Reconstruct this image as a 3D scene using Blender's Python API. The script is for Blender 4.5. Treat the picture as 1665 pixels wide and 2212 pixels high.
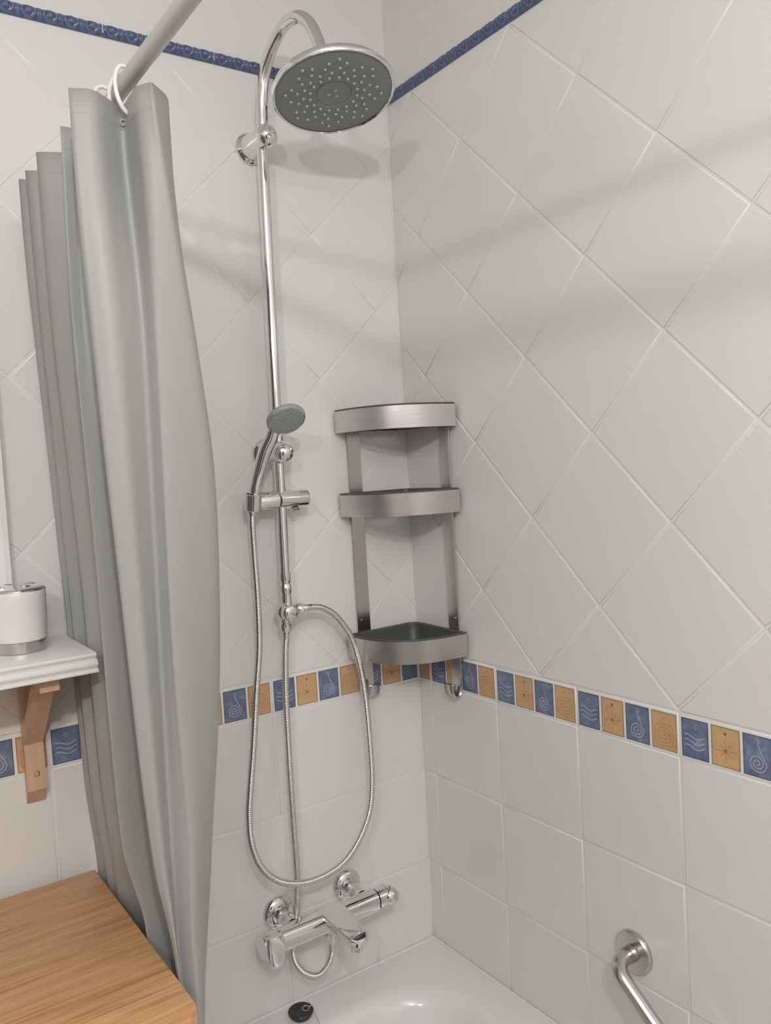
import bpy, bmesh, math, random
from mathutils import Vector, Matrix
random.seed(7)
S = bpy.context.scene
for o in list(bpy.data.objects):
    bpy.data.objects.remove(o)
ZO = 1.12            # everything below is measured from the bottom of the tile border, 1.12 m above the floor

# ------------------------------------------------------------------ camera
cam = bpy.data.cameras.new('camera')
camo = bpy.data.objects.new('camera', cam)
S.collection.objects.link(camo)
camo.matrix_world = Matrix(((0.8203151, 0.08006083, -0.56628032, -1.0223),
                            (-0.56900654, 0.01457396, -0.82220384, -1.3945),
                            (-0.05757337, 0.99668343, 0.05751038, 0.4580 + ZO),
                            (0, 0, 0, 1)))
cam.sensor_fit = 'VERTICAL'
cam.sensor_height = 36.0
cam.lens = 36.0 * 1780.3 / 2212.0
cam.clip_start = 0.02
S.camera = camo

# ------------------------------------------------------------------ world, lights, exposure
w = bpy.data.worlds.new('world')
S.world = w
w.use_nodes = True
w.node_tree.nodes['Background'].inputs[0].default_value = (0.95, 0.97, 1.0, 1)
w.node_tree.nodes['Background'].inputs[1].default_value = 0.3
S.view_settings.view_transform = 'Standard'
S.view_settings.look = 'None'
S.view_settings.gamma = 1.0
S.view_settings.use_curve_mapping = False
S.view_settings.exposure = -0.34
LAMPS = [(-1.62, -1.75, 1.03), (-1.12, -1.88, 1.09)]
LAMP_W = (24.0, 31.0)
PANEL_W = 8.0

# ------------------------------------------------------------------ helpers
def new_obj(name, me):
    o = bpy.data.objects.new(name, me)
    S.collection.objects.link(o)
    return o

def tag(o, label=None, cat=None, group=None, kind=None):
    if label: o['label'] = label
    if cat: o['category'] = cat
    if group: o['group'] = group
    if kind: o['kind'] = kind
    return o

def thing(name, loc, label=None, cat=None, group=None, kind=None):
    o = new_obj(name, None)
    o.location = loc
    o.empty_display_size = 0.03
    return tag(o, label, cat, group, kind)

def base(o):
    v = Vector((0, 0, 0))
    while o is not None:
        v += o.location
        o = o.parent
    return v

class M:
    """collects geometry in world (border) coordinates"""
    def __init__(s):
        s.v = []; s.f = []
    def add(s, v, f):
        n = len(s.v)
        s.v += [tuple(p) for p in v]
        s.f += [tuple(i + n for i in q) for q in f]
        return s
    def build(s, name, mat, parent=None, smooth=True, angle=40, label=None, kind=None, cat=None, loc=None):
        off = base(parent) if parent else (Vector(loc) if loc else Vector((0, 0, 0)))
        me = bpy.data.meshes.new(name)
        me.from_pydata([tuple(Vector(p) - off) for p in s.v], [], s.f)
        bm = bmesh.new(); bm.from_mesh(me)
        bmesh.ops.recalc_face_normals(bm, faces=bm.faces)
        if smooth:
            a = math.radians(angle)
            for f in bm.faces: f.smooth = True
            for e in bm.edges:
                if len(e.link_faces) == 2 and e.calc_face_angle(0) > a:
                    e.smooth = False
        bm.to_mesh(me); bm.free()
        me.materials.append(mat)
        o = new_obj(name, me)
        if parent: o.parent = parent
        elif loc: o.location = off
        tag(o, label, cat, None, kind)
        return o

def frame_of(d):
    d = Vector(d).normalized()
    a = Vector((0, 0, 1)) if abs(d.z) < 0.9 else Vector((1, 0, 0))
    u = d.cross(a).normalized()
    return u, d.cross(u).normalized(), d

def lathe(m, org, d, prof, seg=32):
    """prof: list of (distance along d, radius); a radius of 0 closes the end"""
    u, v, d = frame_of(d)
    org = Vector(org)
    vs = []; rings = []
    for h, r in prof:
        if r <= 1e-9:
            rings.append([len(vs)]); vs.append(org + d * h)
        else:
            rings.append(list(range(len(vs), len(vs) + seg)))
            for k in range(seg):
                t = 2 * math.pi * k / seg
                vs.append(org + d * h + (u * math.cos(t) + v * math.sin(t)) * r)
    fs = []
    for a, b in zip(rings, rings[1:]):
        if len(a) == 1 and len(b) == 1: continue
        if len(a) == 1:
            for k in range(seg): fs.append((a[0], b[k], b[(k + 1) % seg]))
        elif len(b) == 1:
            for k in range(seg): fs.append((a[k], b[0], a[(k + 1) % seg]))
        else:
            for k in range(seg): fs.append((a[k], b[k], b[(k + 1) % seg], a[(k + 1) % seg]))
    return m.add(vs, fs)

def catmull(pts, n):
    P = [Vector(p) for p in pts]
    P = [P[0] * 2 - P[1]] + P + [P[-1] * 2 - P[-2]]
    out = []
    for i in range(1, len(P) - 2):
        for k in range(n):
            t = k / n
            a, b, c, d = P[i - 1], P[i], P[i + 1], P[i + 2]
            out.append(0.5 * ((2 * b) + (c - a) * t + (2 * a - 5 * b + 4 * c - d) * t * t + (3 * b - a - 3 * c + d) * t ** 3))
    out.append(P[-2])
    return out

def resample(pts, step):
    L = [0]
    for a, b in zip(pts, pts[1:]): L.append(L[-1] + (b - a).length)
    n = max(2, int(L[-1] / step)); out = []; j = 0
    for k in range(n + 1):
        s = L[-1] * k / n
        while j < len(L) - 2 and L[j + 1] < s: j += 1
        t = (s - L[j]) / max(1e-9, L[j + 1] - L[j])
        out.append(pts[j].lerp(pts[j + 1], t))
    return out

def tube(m, pts, rf, seg=16, closed=False, caps=True, flat=1.0):
    n = len(pts)
    r = rf if callable(rf) else (lambda i: rf)
    T = []
    for i in range(n):
        a = pts[(i - 1) % n] if closed or i > 0 else pts[0]
        b = pts[(i + 1) % n] if closed or i < n - 1 else pts[-1]
        T.append((b - a).normalized())
    u = frame_of(T[0])[0]
    vs = []
    for i in range(n):
        u = (u - T[i] * u.dot(T[i])).normalized()
        v = T[i].cross(u)
        for k in range(seg):
            t = 2 * math.pi * k / seg
            vs.append(pts[i] + (u * math.cos(t) + v * math.sin(t) * flat) * r(i))
    fs = []
    for i in range(n if closed else n - 1):
        j = (i + 1) % n
        for k in range(seg):
            fs.append((i * seg + k, i * seg + (k + 1) % seg, j * seg + (k + 1) % seg, j * seg + k))
    if caps and not closed:
        fs.append(tuple(range(seg - 1, -1, -1)))
        fs.append(tuple((n - 1) * seg + k for k in range(seg)))
    return m.add(vs, fs)

def box(m, lo, hi, bev=0.0, seg=2):
    bm = bmesh.new()
    bmesh.ops.create_cube(bm, size=1)
    for v in bm.verts:
        v.co = Vector([lo[i] + (hi[i] - lo[i]) * (v.co[i] + 0.5) for i in range(3)])
    if bev > 0:
        bmesh.ops.bevel(bm, geom=list(bm.edges), offset=bev, segments=seg, affect='EDGES', profile=0.6)
    bm.verts.index_update()
    m.add([v.co.copy() for v in bm.verts], [[v.index for v in f.verts] for f in bm.faces])
    bm.free()
    return m

def prism(m, poly, axis, a, b):
    """poly in the two other axes (in xyz order), extruded along axis from a to b"""
    ax = 'xyz'.index(axis); ot = [i for i in range(3) if i != ax]
    n = len(poly); vs = []
    for h in (a, b):
        for p in poly:
            q = [0, 0, 0]; q[ax] = h; q[ot[0]] = p[0]; q[ot[1]] = p[1]; vs.append(q)
    fs = [tuple(range(n)), tuple(range(2 * n - 1, n - 1, -1))]
    fs += [(i, (i + 1) % n, n + (i + 1) % n, n + i) for i in range(n)]
    return m.add(vs, fs)

# ------------------------------------------------------------------ materials
def mat(name, col, rough=0.5, metal=0.0, spec=0.5):
    m = bpy.data.materials.new(name); m.use_nodes = True
    b = m.node_tree.nodes['Principled BSDF']
    b.inputs['Base Color'].default_value = (*col, 1)
    b.inputs['Roughness'].default_value = rough
    b.inputs['Metallic'].default_value = metal
    b.inputs['Specular IOR Level'].default_value = spec
    return m

def N(m, t, **k):
    n = m.node_tree.nodes.new(t)
    for a, b in k.items(): setattr(n, a, b)
    return n

def LK(m, a, b): m.node_tree.links.new(a, b)

def bsdf(m): return m.node_tree.nodes['Principled BSDF']

def coords(m, sc=(1, 1, 1), src='Object'):
    tc = N(m, 'ShaderNodeTexCoord'); mp = N(m, 'ShaderNodeMapping')
    mp.inputs['Scale'].default_value = sc
    LK(m, tc.outputs[src], mp.inputs['Vector'])
    return mp.outputs[0]

def noise(m, vec, scale, detail=3, rough=0.5):
    n = N(m, 'ShaderNodeTexNoise')
    n.inputs['Scale'].default_value = scale; n.inputs['Detail'].default_value = detail
    n.inputs['Roughness'].default_value = rough
    LK(m, vec, n.inputs['Vector'])
    return n.outputs['Fac']

def ramp(m, fac, stops):
    r = N(m, 'ShaderNodeValToRGB')
    el = r.color_ramp.elements
    el[0].position, el[0].color = stops[0][0], (*stops[0][1], 1)
    el[1].position, el[1].color = stops[-1][0], (*stops[-1][1], 1)
    for p, c in stops[1:-1]:
        e = el.new(p); e.color = (*c, 1)
    LK(m, fac, r.inputs[0])
    return r.outputs[0]

def bump(m, h, strength, dist=0.001):
    b = N(m, 'ShaderNodeBump')
    b.inputs['Strength'].default_value = strength; b.inputs['Distance'].default_value = dist
    LK(m, h, b.inputs['Height'])
    LK(m, b.outputs[0], bsdf(m).inputs['Normal'])

WHITE = (0.80, 0.775, 0.745)
m_tile = mat('glazed_tile', WHITE, 0.22, 0, 0.45)
v = coords(m_tile)
oi = N(m_tile, 'ShaderNodeObjectInfo')
LK(m_tile, ramp(m_tile, oi.outputs['Random'], [(0, (0.78, 0.776, 0.748)), (0.5, (0.79, 0.782, 0.755)), (1, (0.80, 0.79, 0.76))]), bsdf(m_tile).inputs['Base Color'])
bump(m_tile, noise(m_tile, v, 9, 2), 0.35, 0.003)
m_grout = mat('grout', (0.81, 0.79, 0.765), 0.75)
bump(m_grout, noise(m_grout, coords(m_grout), 300, 2), 0.4, 0.0005)
m_plaster = mat('painted_plaster', (0.78, 0.76, 0.735), 0.75)
bump(m_plaster, noise(m_plaster, coords(m_plaster), 60, 4, 0.65), 0.5, 0.005)
m_paint = mat('white_paint', (0.78, 0.77, 0.75), 0.6)
m_borderw = mat('border_glaze', (0.86, 0.85, 0.82), 0.25)

def picmat(name, stops, edge, sc):
    m = mat(name, stops[0][1], 0.3)
    v = coords(m)
    oi = N(m, 'ShaderNodeObjectInfo')
    ad = N(m, 'ShaderNodeVectorMath', operation='MULTIPLY_ADD')
    ad.inputs[1].default_value = (1, 1, 1)
    LK(m, v, ad.inputs[0])
    cx = N(m, 'ShaderNodeCombineXYZ')
    for i in range(3): LK(m, oi.outputs['Random'], cx.inputs[i])
    LK(m, cx.outputs[0], ad.inputs[2])
    c = ramp(m, noise(m, ad.outputs[0], sc, 5, 0.62), stops)
    # a printed darker line round the rim of each little picture
    g = N(m, 'ShaderNodeTexCoord'); sp = N(m, 'ShaderNodeSeparateXYZ')
    LK(m, g.outputs['Object'], sp.inputs[0])
    def edgefac(sock, half, wd):
        a = N(m, 'ShaderNodeMath', operation='ABSOLUTE'); LK(m, sock, a.inputs[0])
        r = N(m, 'ShaderNodeMapRange'); r.inputs[1].default_value = half - wd; r.inputs[2].default_value = half
        LK(m, a.outputs[0], r.inputs[0]); return r.outputs[0]
    mx = N(m, 'ShaderNodeMath', operation='MAXIMUM')
    mh = N(m, 'ShaderNodeMath', operation='MAXIMUM')
    LK(m, edgefac(sp.outputs[0], 0.0222, 0.0022), mh.inputs[0]); LK(m, edgefac(sp.outputs[1], 0.0222, 0.0022), mh.inputs[1])
    LK(m, mh.outputs[0], mx.inputs[0])
    LK(m, edgefac(sp.outputs[2], 0.029, 0.0022), mx.inputs[1])
    mm = N(m, 'ShaderNodeMath', operation='MULTIPLY'); mm.inputs[1].default_value = 0.85
    LK(m, mx.outputs[0], mm.inputs[0])
    mix = N(m, 'ShaderNodeMix', data_type='RGBA')
    LK(m, mm.outputs[0], mix.inputs[0]); LK(m, c, mix.inputs[6]); mix.inputs[7].default_value = (*edge, 1)
    LK(m, mix.outputs[2], bsdf(m).inputs['Base Color'])
    return m
m_blue = picmat('blue_picture', [(0.3, (0.115, 0.14, 0.235)), (0.47, (0.155, 0.195, 0.30)), (0.6, (0.175, 0.25, 0.345)), (0.75, (0.31, 0.36, 0.44))], (0.04, 0.05, 0.095), 55)
m_orange = picmat('ochre_picture', [(0.3, (0.60, 0.33, 0.20)), (0.5, (0.64, 0.40, 0.21)), (0.72, (0.66, 0.46, 0.22))], (0.17, 0.085, 0.04), 40)
m_lilac = mat('lilac_line', (0.52, 0.45, 0.60), 0.35)
m_pink = mat('pink_line', (0.46, 0.30, 0.42), 0.35)
m_brown = mat('brown_line', (0.36, 0.15, 0.08), 0.35)
m_navy = mat('navy_relief_glaze', (0.075, 0.11, 0.235), 0.22, 0, 0.6)
vn = coords(m_navy)
geo = N(m_navy, 'ShaderNodeNewGeometry')      # the glaze runs thin and paler over the raised lines
mixn = N(m_navy, 'ShaderNodeMix', data_type='RGBA')
LK(m_navy, ramp(m_navy, geo.outputs['Pointiness'], [(0.49, (0, 0, 0)), (0.56, (1, 1, 1))]), mixn.inputs[0])
LK(m_navy, ramp(m_navy, noise(m_navy, vn, 160, 4), [(0.3, (0.045, 0.065, 0.15)), (0.7, (0.085, 0.12, 0.24))]), mixn.inputs[6])
mixn.inputs[7].default_value = (0.16, 0.20, 0.32, 1)
LK(m_navy, mixn.outputs[2], bsdf(m_navy).inputs['Base Color'])

m_chrome = mat('chrome', (0.80, 0.80, 0.79), 0.06, 1.0)
m_hose = mat('hose_chrome', (0.72, 0.72, 0.70), 0.16, 1.0)
m_satin = mat('satin_steel', (0.62, 0.595, 0.57), 0.22, 1.0)
m_brush = mat('brushed_steel', (0.60, 0.575, 0.55), 0.30, 1.0)
vb = coords(m_brush, (6, 6, 500))
nb = noise(m_brush, vb, 3, 4)
LK(m_brush, ramp(m_brush, nb, [(0.3, (0.60, 0.58, 0.555)), (0.7, (0.73, 0.705, 0.68))]), bsdf(m_brush).inputs['Base Color'])
bump(m_brush, nb, 0.10, 0.0004)
bsdf(m_brush).inputs['Anisotropic'].default_value = 0.85
tg = N(m_brush, 'ShaderNodeTangent', direction_type='RADIAL', axis='Z')
LK(m_brush, tg.outputs[0], bsdf(m_brush).inputs['Tangent'])
m_strip = mat('satin_strip_steel', (0.64, 0.615, 0.59), 0.17, 1.0)
m_greyface = mat('grey_rubber_face', (0.235, 0.25, 0.235), 0.45)
m_greylight = mat('grey_spray_plate', (0.33, 0.35, 0.335), 0.42)
m_nozzle = mat('silicone_nozzle', (0.42, 0.43, 0.41), 0.35)
m_plastic = mat('dark_grey_plastic', (0.085, 0.085, 0.078), 0.42)
m_black = mat('black_rubber', (0.022, 0.022, 0.028), 0.4)
m_white = mat('white_lacquer', (0.84, 0.83, 0.80), 0.28)
m_ring = mat('white_plastic', (0.87, 0.86, 0.83), 0.35)
m_ceramic = mat('white_ceramic', (0.83, 0.80, 0.765), 0.25)
m_enamel = mat('bath_enamel', (0.80, 0.79, 0.77), 0.14, 0, 0.5)
m_rod = mat('grey_coated_rod', (0.62, 0.605, 0.57), 0.4, 0.15)
m_curtain = mat('grey_curtain_vinyl', (0.385, 0.392, 0.372), 0.42, 0, 0.35)
vc = coords(m_curtain)
bump(m_curtain, noise(m_curtain, coords(m_curtain, (1, 1, .35)), 14, 3), 0.35, 0.006)
bsdf(m_curtain).inputs['Transmission Weight'].default_value = 0.0
m_glass = mat('mirror_silver', (0.9, 0.9, 0.9), 0.02, 1.0)
m_floor = mat('floor_tile_grey', (0.42, 0.40, 0.38), 0.4)
m_door = mat('brown_door_veneer', (0.12, 0.060, 0.035), 0.4)
m_lampw = mat('lamp_housing', (0.7, 0.7, 0.7), 0.3, 0.8)
m_glow = mat('fill_panel_glow', (0.9, 0.9, 0.9), 0.5)  # glowing face of the added ambient fill panel
bsdf(m_glow).inputs['Emission Color'].default_value = (1.0, 0.97, 0.93, 1)
bsdf(m_glow).inputs['Emission Strength'].default_value = 1.5

def bamboo():
    m = mat('bamboo_laminate', (0.6, 0.36, 0.17), 0.38)
    tc = coords(m)
    sp = N(m, 'ShaderNodeSeparateXYZ'); LK(m, tc, sp.inputs[0])
    # long thin lamellae running along x, about 4 mm wide
    wv = noise(m, coords(m, (1.2, 1, 1)), 3, 2)
    ma = N(m, 'ShaderNodeMath', operation='MULTIPLY_ADD'); ma.inputs[1].default_value = 0.012
    LK(m, wv, ma.inputs[0]); LK(m, sp.outputs[1], ma.inputs[2])
    cb = N(m, 'ShaderNodeCombineXYZ')
    sx = N(m, 'ShaderNodeMath', operation='MULTIPLY'); sx.inputs[1].default_value = 0.012
    LK(m, sp.outputs[0], sx.inputs[0])
    LK(m, sx.outputs[0], cb.inputs[0]); LK(m, ma.outputs[0], cb.inputs[1])
    n1 = noise(m, cb.outputs[0], 330, 4, 0.7)
    n2 = noise(m, coords(m, (0.07, 1, 1)), 75, 5, 0.7)
    mx = N(m, 'ShaderNodeMix', data_type='FLOAT'); mx.inputs[0].default_value = 0.45
    LK(m, n1, mx.inputs[2]); LK(m, n2, mx.inputs[3])
    c = ramp(m, mx.outputs[0], [(0.36, (0.38, 0.175, 0.07)), (0.45, (0.54, 0.28, 0.125)), (0.53, (0.66, 0.375, 0.18)), (0.64, (0.73, 0.44, 0.23))])
    LK(m, c, bsdf(m).inputs['Base Color'])
    bump(m, n1, 0.08, 0.0005)
    return m
m_bamboo = bamboo()
m_beech = mat('pale_beech', (0.62, 0.42, 0.29), 0.45)
LK(m_beech, ramp(m_beech, noise(m_beech, coords(m_beech, (60, 60, 3)), 2, 4), [(0.3, (0.60, 0.40, 0.265)), (0.7, (0.70, 0.50, 0.35))]), bsdf(m_beech).inputs['Base Color'])

# ------------------------------------------------------------------ room shell
FLOOR, CEIL, XL, YF = -1.12, 1.46, -3.0, -2.7
def wallbox(name, lo, hi, mt):
    o = box(M(), lo, hi).build(name, mt, smooth=False)
    return tag(o, kind='structure')
GR = 0.0009       # how far the grout sits behind the tile faces
wb = wallbox('wall_back', (XL, GR, FLOOR), (0.10, 0.1, CEIL), m_grout)
wr = wallbox('wall_right', (GR, YF, FLOOR), (0.1, GR, CEIL), m_grout)
wl = wallbox('wall_left', (XL - 0.1, YF, FLOOR), (XL, 0.1, CEIL), m_paint)
wf = wallbox('wall_front', (XL, YF - 0.1, FLOOR), (0.1, YF, CEIL), m_paint)
fl = wallbox('floor', (XL - 0.1, YF - 0.1, FLOOR - 0.08), (0.1, 0.1, FLOOR), m_floor)
ce = wallbox('ceiling', (XL - 0.1, YF - 0.1, CEIL), (0.1, 0.1, CEIL + 0.08), m_paint)
d2 = box(M(), (XL, -1.80, FLOOR), (XL + 0.04, -0.60, 0.95), 0.003).build('added_dark_door', m_door, smooth=False, kind='structure')  # unseen, added so the chrome pipes have something dark to reflect
d1 = box(M(), (-1.75, YF, FLOOR), (-0.95, YF + 0.04, 0.92), 0.003).build('door_1', m_door, smooth=False, kind='structure')
dh = M(); lathe(dh, (-1.05, YF + 0.04, -0.08), (0, 1, 0), [(0, 0.025), (0.008, 0.024), (0.01, 0.009), (0.05, 0.009)], 16)
tube(dh, [Vector((-1.05, YF + 0.088, -0.08)), Vector((-1.12, YF + 0.09, -0.08)), Vector((-1.17, YF + 0.088, -0.08))], 0.009, 10)
dh.build('door_handle', m_chrome, d1)

# tiles: polygons on a wall plane (s = distance from the corner, z), clipped to the field
def clip(poly, fn):
    out = []
    for i, p in enumerate(poly):
        q = poly[(i + 1) % len(poly)]
        a, b = fn(p), fn(q)
        if a >= 0: out.append(p)
        if (a >= 0) != (b >= 0):
            t = a / (a - b); out.append((p[0] + (q[0] - p[0]) * t, p[1] + (q[1] - p[1]) * t))
    return out
def clipbox(poly, s0, s1, z0, z1):
    for fn in (lambda p: p[0] - s0, lambda p: s1 - p[0], lambda p: p[1] - z0, lambda p: z1 - p[1]):
        if len(poly) >= 3: poly = clip(poly, fn)
    return poly
def area(p):
    return 0.5 * sum(p[i][0] * p[(i + 1) % len(p)][1] - p[(i + 1) % len(p)][0] * p[i][1] for i in range(len(p)))
def inset(poly, d):
    if area(poly) < 0: poly = poly[::-1]
    n = len(poly)
    cl = poly
    for i in range(n):
        a, b = poly[i], poly[(i + 1) % n]
        L = math.hypot(b[0] - a[0], b[1] - a[1])
        if L < 1e-7: continue
        nx, nz = -(b[1] - a[1]) / L, (b[0] - a[0]) / L
        cl = clip(cl, lambda p: (p[0] - a[0]) * nx + (p[1] - a[1]) * nz - d)
        if len(cl) < 3: return []
    return cl
def dedupe(p):
    q = []
    for a in p:
        if not q or math.hypot(a[0] - q[-1][0], a[1] - q[-1][1]) > 1e-5: q.append(a)
    if len(q) > 1 and math.hypot(q[0][0] - q[-1][0], q[0][1] - q[-1][1]) < 1e-5: q.pop()
    return q
cache = {}
def tile(wall, poly, name='tile', mt=None, joint=0.0034, bev=0.0020, front=0.0, back=GR + 0.002, key=None, parent=None):
    """one bevelled tile: an object of its own whose origin is at its centre"""
    poly = dedupe(inset(poly, joint / 2)) if joint else dedupe(poly)
    if len(poly) < 3 or abs(area(poly)) < 4e-5: return None
    c = (sum(p[0] for p in poly) / len(poly), sum(p[1] for p in poly) / len(poly))
    full = key is not None
    k = (key, wall.name, round(area(poly), 6), len(poly))
    if full and k in cache:
        me = cache[k]
    else:
        n = len(poly); vs = []; fs = []
        a = area(poly)
        if a < 0: poly = poly[::-1]
        for sc, h in ((0, back), (0, front + bev * 0.55), (bev * 0.35, front + bev * 0.15), (bev * 1.1, front)):
            for i in range(n):
                p0, p1, p2 = poly[i - 1], poly[i], poly[(i + 1) % n]
                e1 = Vector((p1[0] - p0[0], p1[1] - p0[1])).normalized(); e2 = Vector((p2[0] - p1[0], p2[1] - p1[1])).normalized()
                n1 = Vector((-e1.y, e1.x)); n2 = Vector((-e2.y, e2.x)); bs = n1 + n2
                dv = bs / max(0.35, 1 + n1.dot(n2)) * sc
                s, z = p1[0] + dv.x - c[0], p1[1] + dv.y - c[1]
                vs.append((-s, h, z) if wall is wb else (h, -s, z))
        for r in range(3):
            for i in range(n):
                fs.append((r * n + i, r * n + (i + 1) % n, (r + 1) * n + (i + 1) % n, (r + 1) * n + i))
        fs.append(tuple(3 * n + i for i in range(n)))
        me = bpy.data.meshes.new(name); me.from_pydata(vs, [], fs)
        bm = bmesh.new(); bm.from_mesh(me); bmesh.ops.recalc_face_normals(bm, faces=bm.faces)
        for f in bm.faces: f.smooth = len(f.verts) == 4 and f.calc_area() < abs(a) * 0.3
        bm.to_mesh(me); bm.free()
        me.materials.append(mt or m_tile)
        if full: cache[k] = me
    o = new_obj(name, me)
    o.parent = wall if parent is None else parent
    loc = Vector((-c[0], 0, c[1])) if wall is wb else Vector((0, -c[1 - 1], c[1]))
    o.location = loc - base(o.parent) + Vector((0, 0, 0))
    if full:   # alike tiles sit ever so slightly unevenly
        t = random.uniform(-0.0012, 0.0012)
        o.rotation_euler = (t, 0, random.uniform(-0.0012, 0.0012)) if wall is wb else (0, t, random.uniform(-0.0012, 0.0012))
    return o

W, WZ, HB, DX, DZ = 0.2, 0.1973, 0.0673, 0.2819, 0.2780
TOP = 1.1885
wall_specs = [(wb, 0.1455 - W, 0.1984, 1.55), (wr, 0.0426, 0.3601, 1.95)]
for wall, g0, dg, smax in wall_specs:
    # square tiles under the border
    for j in range(-6, 0):
        z0, z1 = j * WZ, (j + 1) * WZ
        for i in range(-1, 12):
            s0, s1 = g0 + i * W, g0 + (i + 1) * W
            if s1 <= 0.002 or s0 > smax: continue
            p = clipbox([(s0, z0), (s1, z0), (s1, z1), (s0, z1)], 0, smax, FLOOR, 0)
            if len(p) > 2:
                fullt = s0 > 0 and s1 < smax and z0 > FLOOR
                tile(wall, p, key='sq' if fullt else None)
    # diamonds between border and relief trim
    for r in range(-1, 9):
        zc = 0.0718 + r * DZ / 2
        for i in range(-2, 9):
            sc = dg + i * DX + (DX / 2 if r % 2 else 0)
            # a diamond whose lowest corner is (sc, zc)
            p = [(sc, zc), (sc + DX / 2, zc + DZ / 2), (sc, zc + DZ), (sc - DX / 2, zc + DZ / 2)]
            q = clipbox(p, 0, smax, HB, TOP)
            if len(q) > 2:
                tile(wall, q, key='di' if len(q) == 4 and abs(abs(area(q)) - DX * DZ / 2) < 1e-6 else None)

# picture border: 20 cm white strips carrying four little pictures each
def ribbon(m, pts, wd, wall, closed=False):
    """flat printed line: pts are (right, up) on the wall face, seen from the room"""
    n = len(pts); vs = []
    for i in range(n):
        a = pts[i - 1] if (i or closed) else pts[0]; b = pts[(i + 1) % n] if (i < n - 1 or closed) else pts[-1]
        t = Vector((b[0] - a[0], b[1] - a[1])).normalized(); nn = Vector((-t.y, t.x)) * wd / 2
        for sgn in (1, -1):
            x, z = pts[i][0] + nn.x * sgn, pts[i][1] + nn.y * sgn
            vs.append((x, -0.00042, z) if wall is wb else (-0.00042, -x, z))
    fs = [(2 * i, 2 * i + 1, 2 * ((i + 1) % n) + 1, 2 * ((i + 1) % n)) for i in range(n if closed else n - 1)]
    m.add(vs, fs)
def blob(m, cx, cz, r, wall, n=10):
    vs = []
    for k in range(n):
        x, z = cx + r * math.cos(6.2832 * k / n), cz + r * math.sin(6.2832 * k / n)
        vs.append((x, -0.00042, z) if wall is wb else (-0.00042, -x, z))
    m.add(vs, [tuple(range(n))])
def motif(kind, wall):
    m = M()
    if kind == 'drop':       # a falling line that curls into a spiral
        pts = [(0.001, 0.021), (0.0, 0.017), (0.002, 0.011), (0.006, 0.003), (0.0105, -0.006)]
        pts = [(p[0], p[1]) for p in pts]
        for k in range(46):
            t = -0.1 - k * 0.33; r = 0.0132 * (1 - k / 50)
            pts.append((-0.0012 + r * math.cos(t), -0.0095 + r * math.sin(t)))
        ribbon(m, pts, 0.0014, wall)
        ribbon(m, [(-0.003, 0.0215), (-0.0015, 0.0235), (0.0015, 0.0235), (0.003, 0.0215), (0.001, 0.0195)], 0.0006, wall)
        return m, m_lilac
    if kind == 'waves':
        for k in range(3):
            ribbon(m, [(-0.0165 + 0.0033 * i, 0.003 - 0.0078 * k + 0.0027 * math.sin(0.9 + i * 0.62)) for i in range(11)], 0.0016, wall)
        ribbon(m, [(-0.003, 0.017), (0, 0.0205), (0.003, 0.017), (0, 0.0135)], 0.0006, wall, True)
        return m, m_lilac
    if kind == 'sun':
        blob(m, 0.0, 0.0195, 0.0026, wall); blob(m, 0.0, -0.005, 0.0025, wall)
        for k in range(8):
            a = k * math.pi / 4 + 0.08; r = 0.0165 if k % 2 == 0 else 0.0125
            ribbon(m, [(0.002 * math.cos(a), -0.005 + 0.002 * math.sin(a)), (r * math.cos(a), -0.005 + r * math.sin(a))], 0.0006, wall)
        return m, m_brown
    for h in (0.0165, 0.0112, 0.0062):
        ribbon(m, [(h * 0.98 * math.copysign(abs(math.cos(t)) ** 0.5, math.cos(t)), -0.0065 + h * math.copysign(abs(math.sin(t)) ** 0.5, math.sin(t))) for t in [6.2832 * i / 28 for i in range(28)]], 0.0006, wall, True)
    blob(m, 0.0005, -0.006, 0.0012, wall, 8)
    blob(m, 0.0, 0.0195, 0.0019, wall, 3)
    return m, m_brown
KINDS = ['waves', 'sun', 'drop', 'square']
mot = {}
for wall in (wb, wr):
    for k in KINDS:
        mm, mt = motif(k, wall)
        me = bpy.data.meshes.new('motif'); me.from_pydata([tuple(p) for p in mm.v], [], mm.f); me.materials.append(mt)
        mot[(wall.name, k)] = me
for wall, g0, dg, smax in wall_specs:
    for i in range(-1, 11):
        s0, s1 = g0 + i * W, g0 + (i + 1) * W
        if s1 < 0.004 or s0 > smax: continue
        a, b = max(0.0, s0), min(smax, s1)
        tile(wall, [(a, 0), (b, 0), (b, HB), (a, HB)], 'border_strip', m_borderw, joint=0.0022, bev=0.0012,
             key='bs' if (a == s0 and b == s1) else None)
        for q in range(4):
            pc = s0 + 0.0043 + 0.02225 + q * 0.04905
            kind = KINDS[3 - q] if wall is wb else KINDS[q]
            if pc < 0.0 or pc > smax - 0.02: continue
            lo, hi = max(pc - 0.02225, 0.004), pc + 0.02225
            if hi - lo < 0.01: continue
            zc = HB / 2 - 0.0005
            o = tile(wall, [(lo, zc - 0.029), (hi, zc - 0.029), (hi, zc + 0.029), (lo, zc + 0.029)], 'picture_tile',
                     m_blue if kind in ('waves', 'drop') else m_orange, joint=0, bev=0.0002, front=-0.0003, back=0.0003,
                     key=kind if lo < hi - 0.044 else None)
            if not o: continue
            o.rotation_euler = (0, 0, 0)
            if lo < hi - 0.044:
                r_ = new_obj('motif', mot[(wall.name, kind)])
                r_.parent = o

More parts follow.
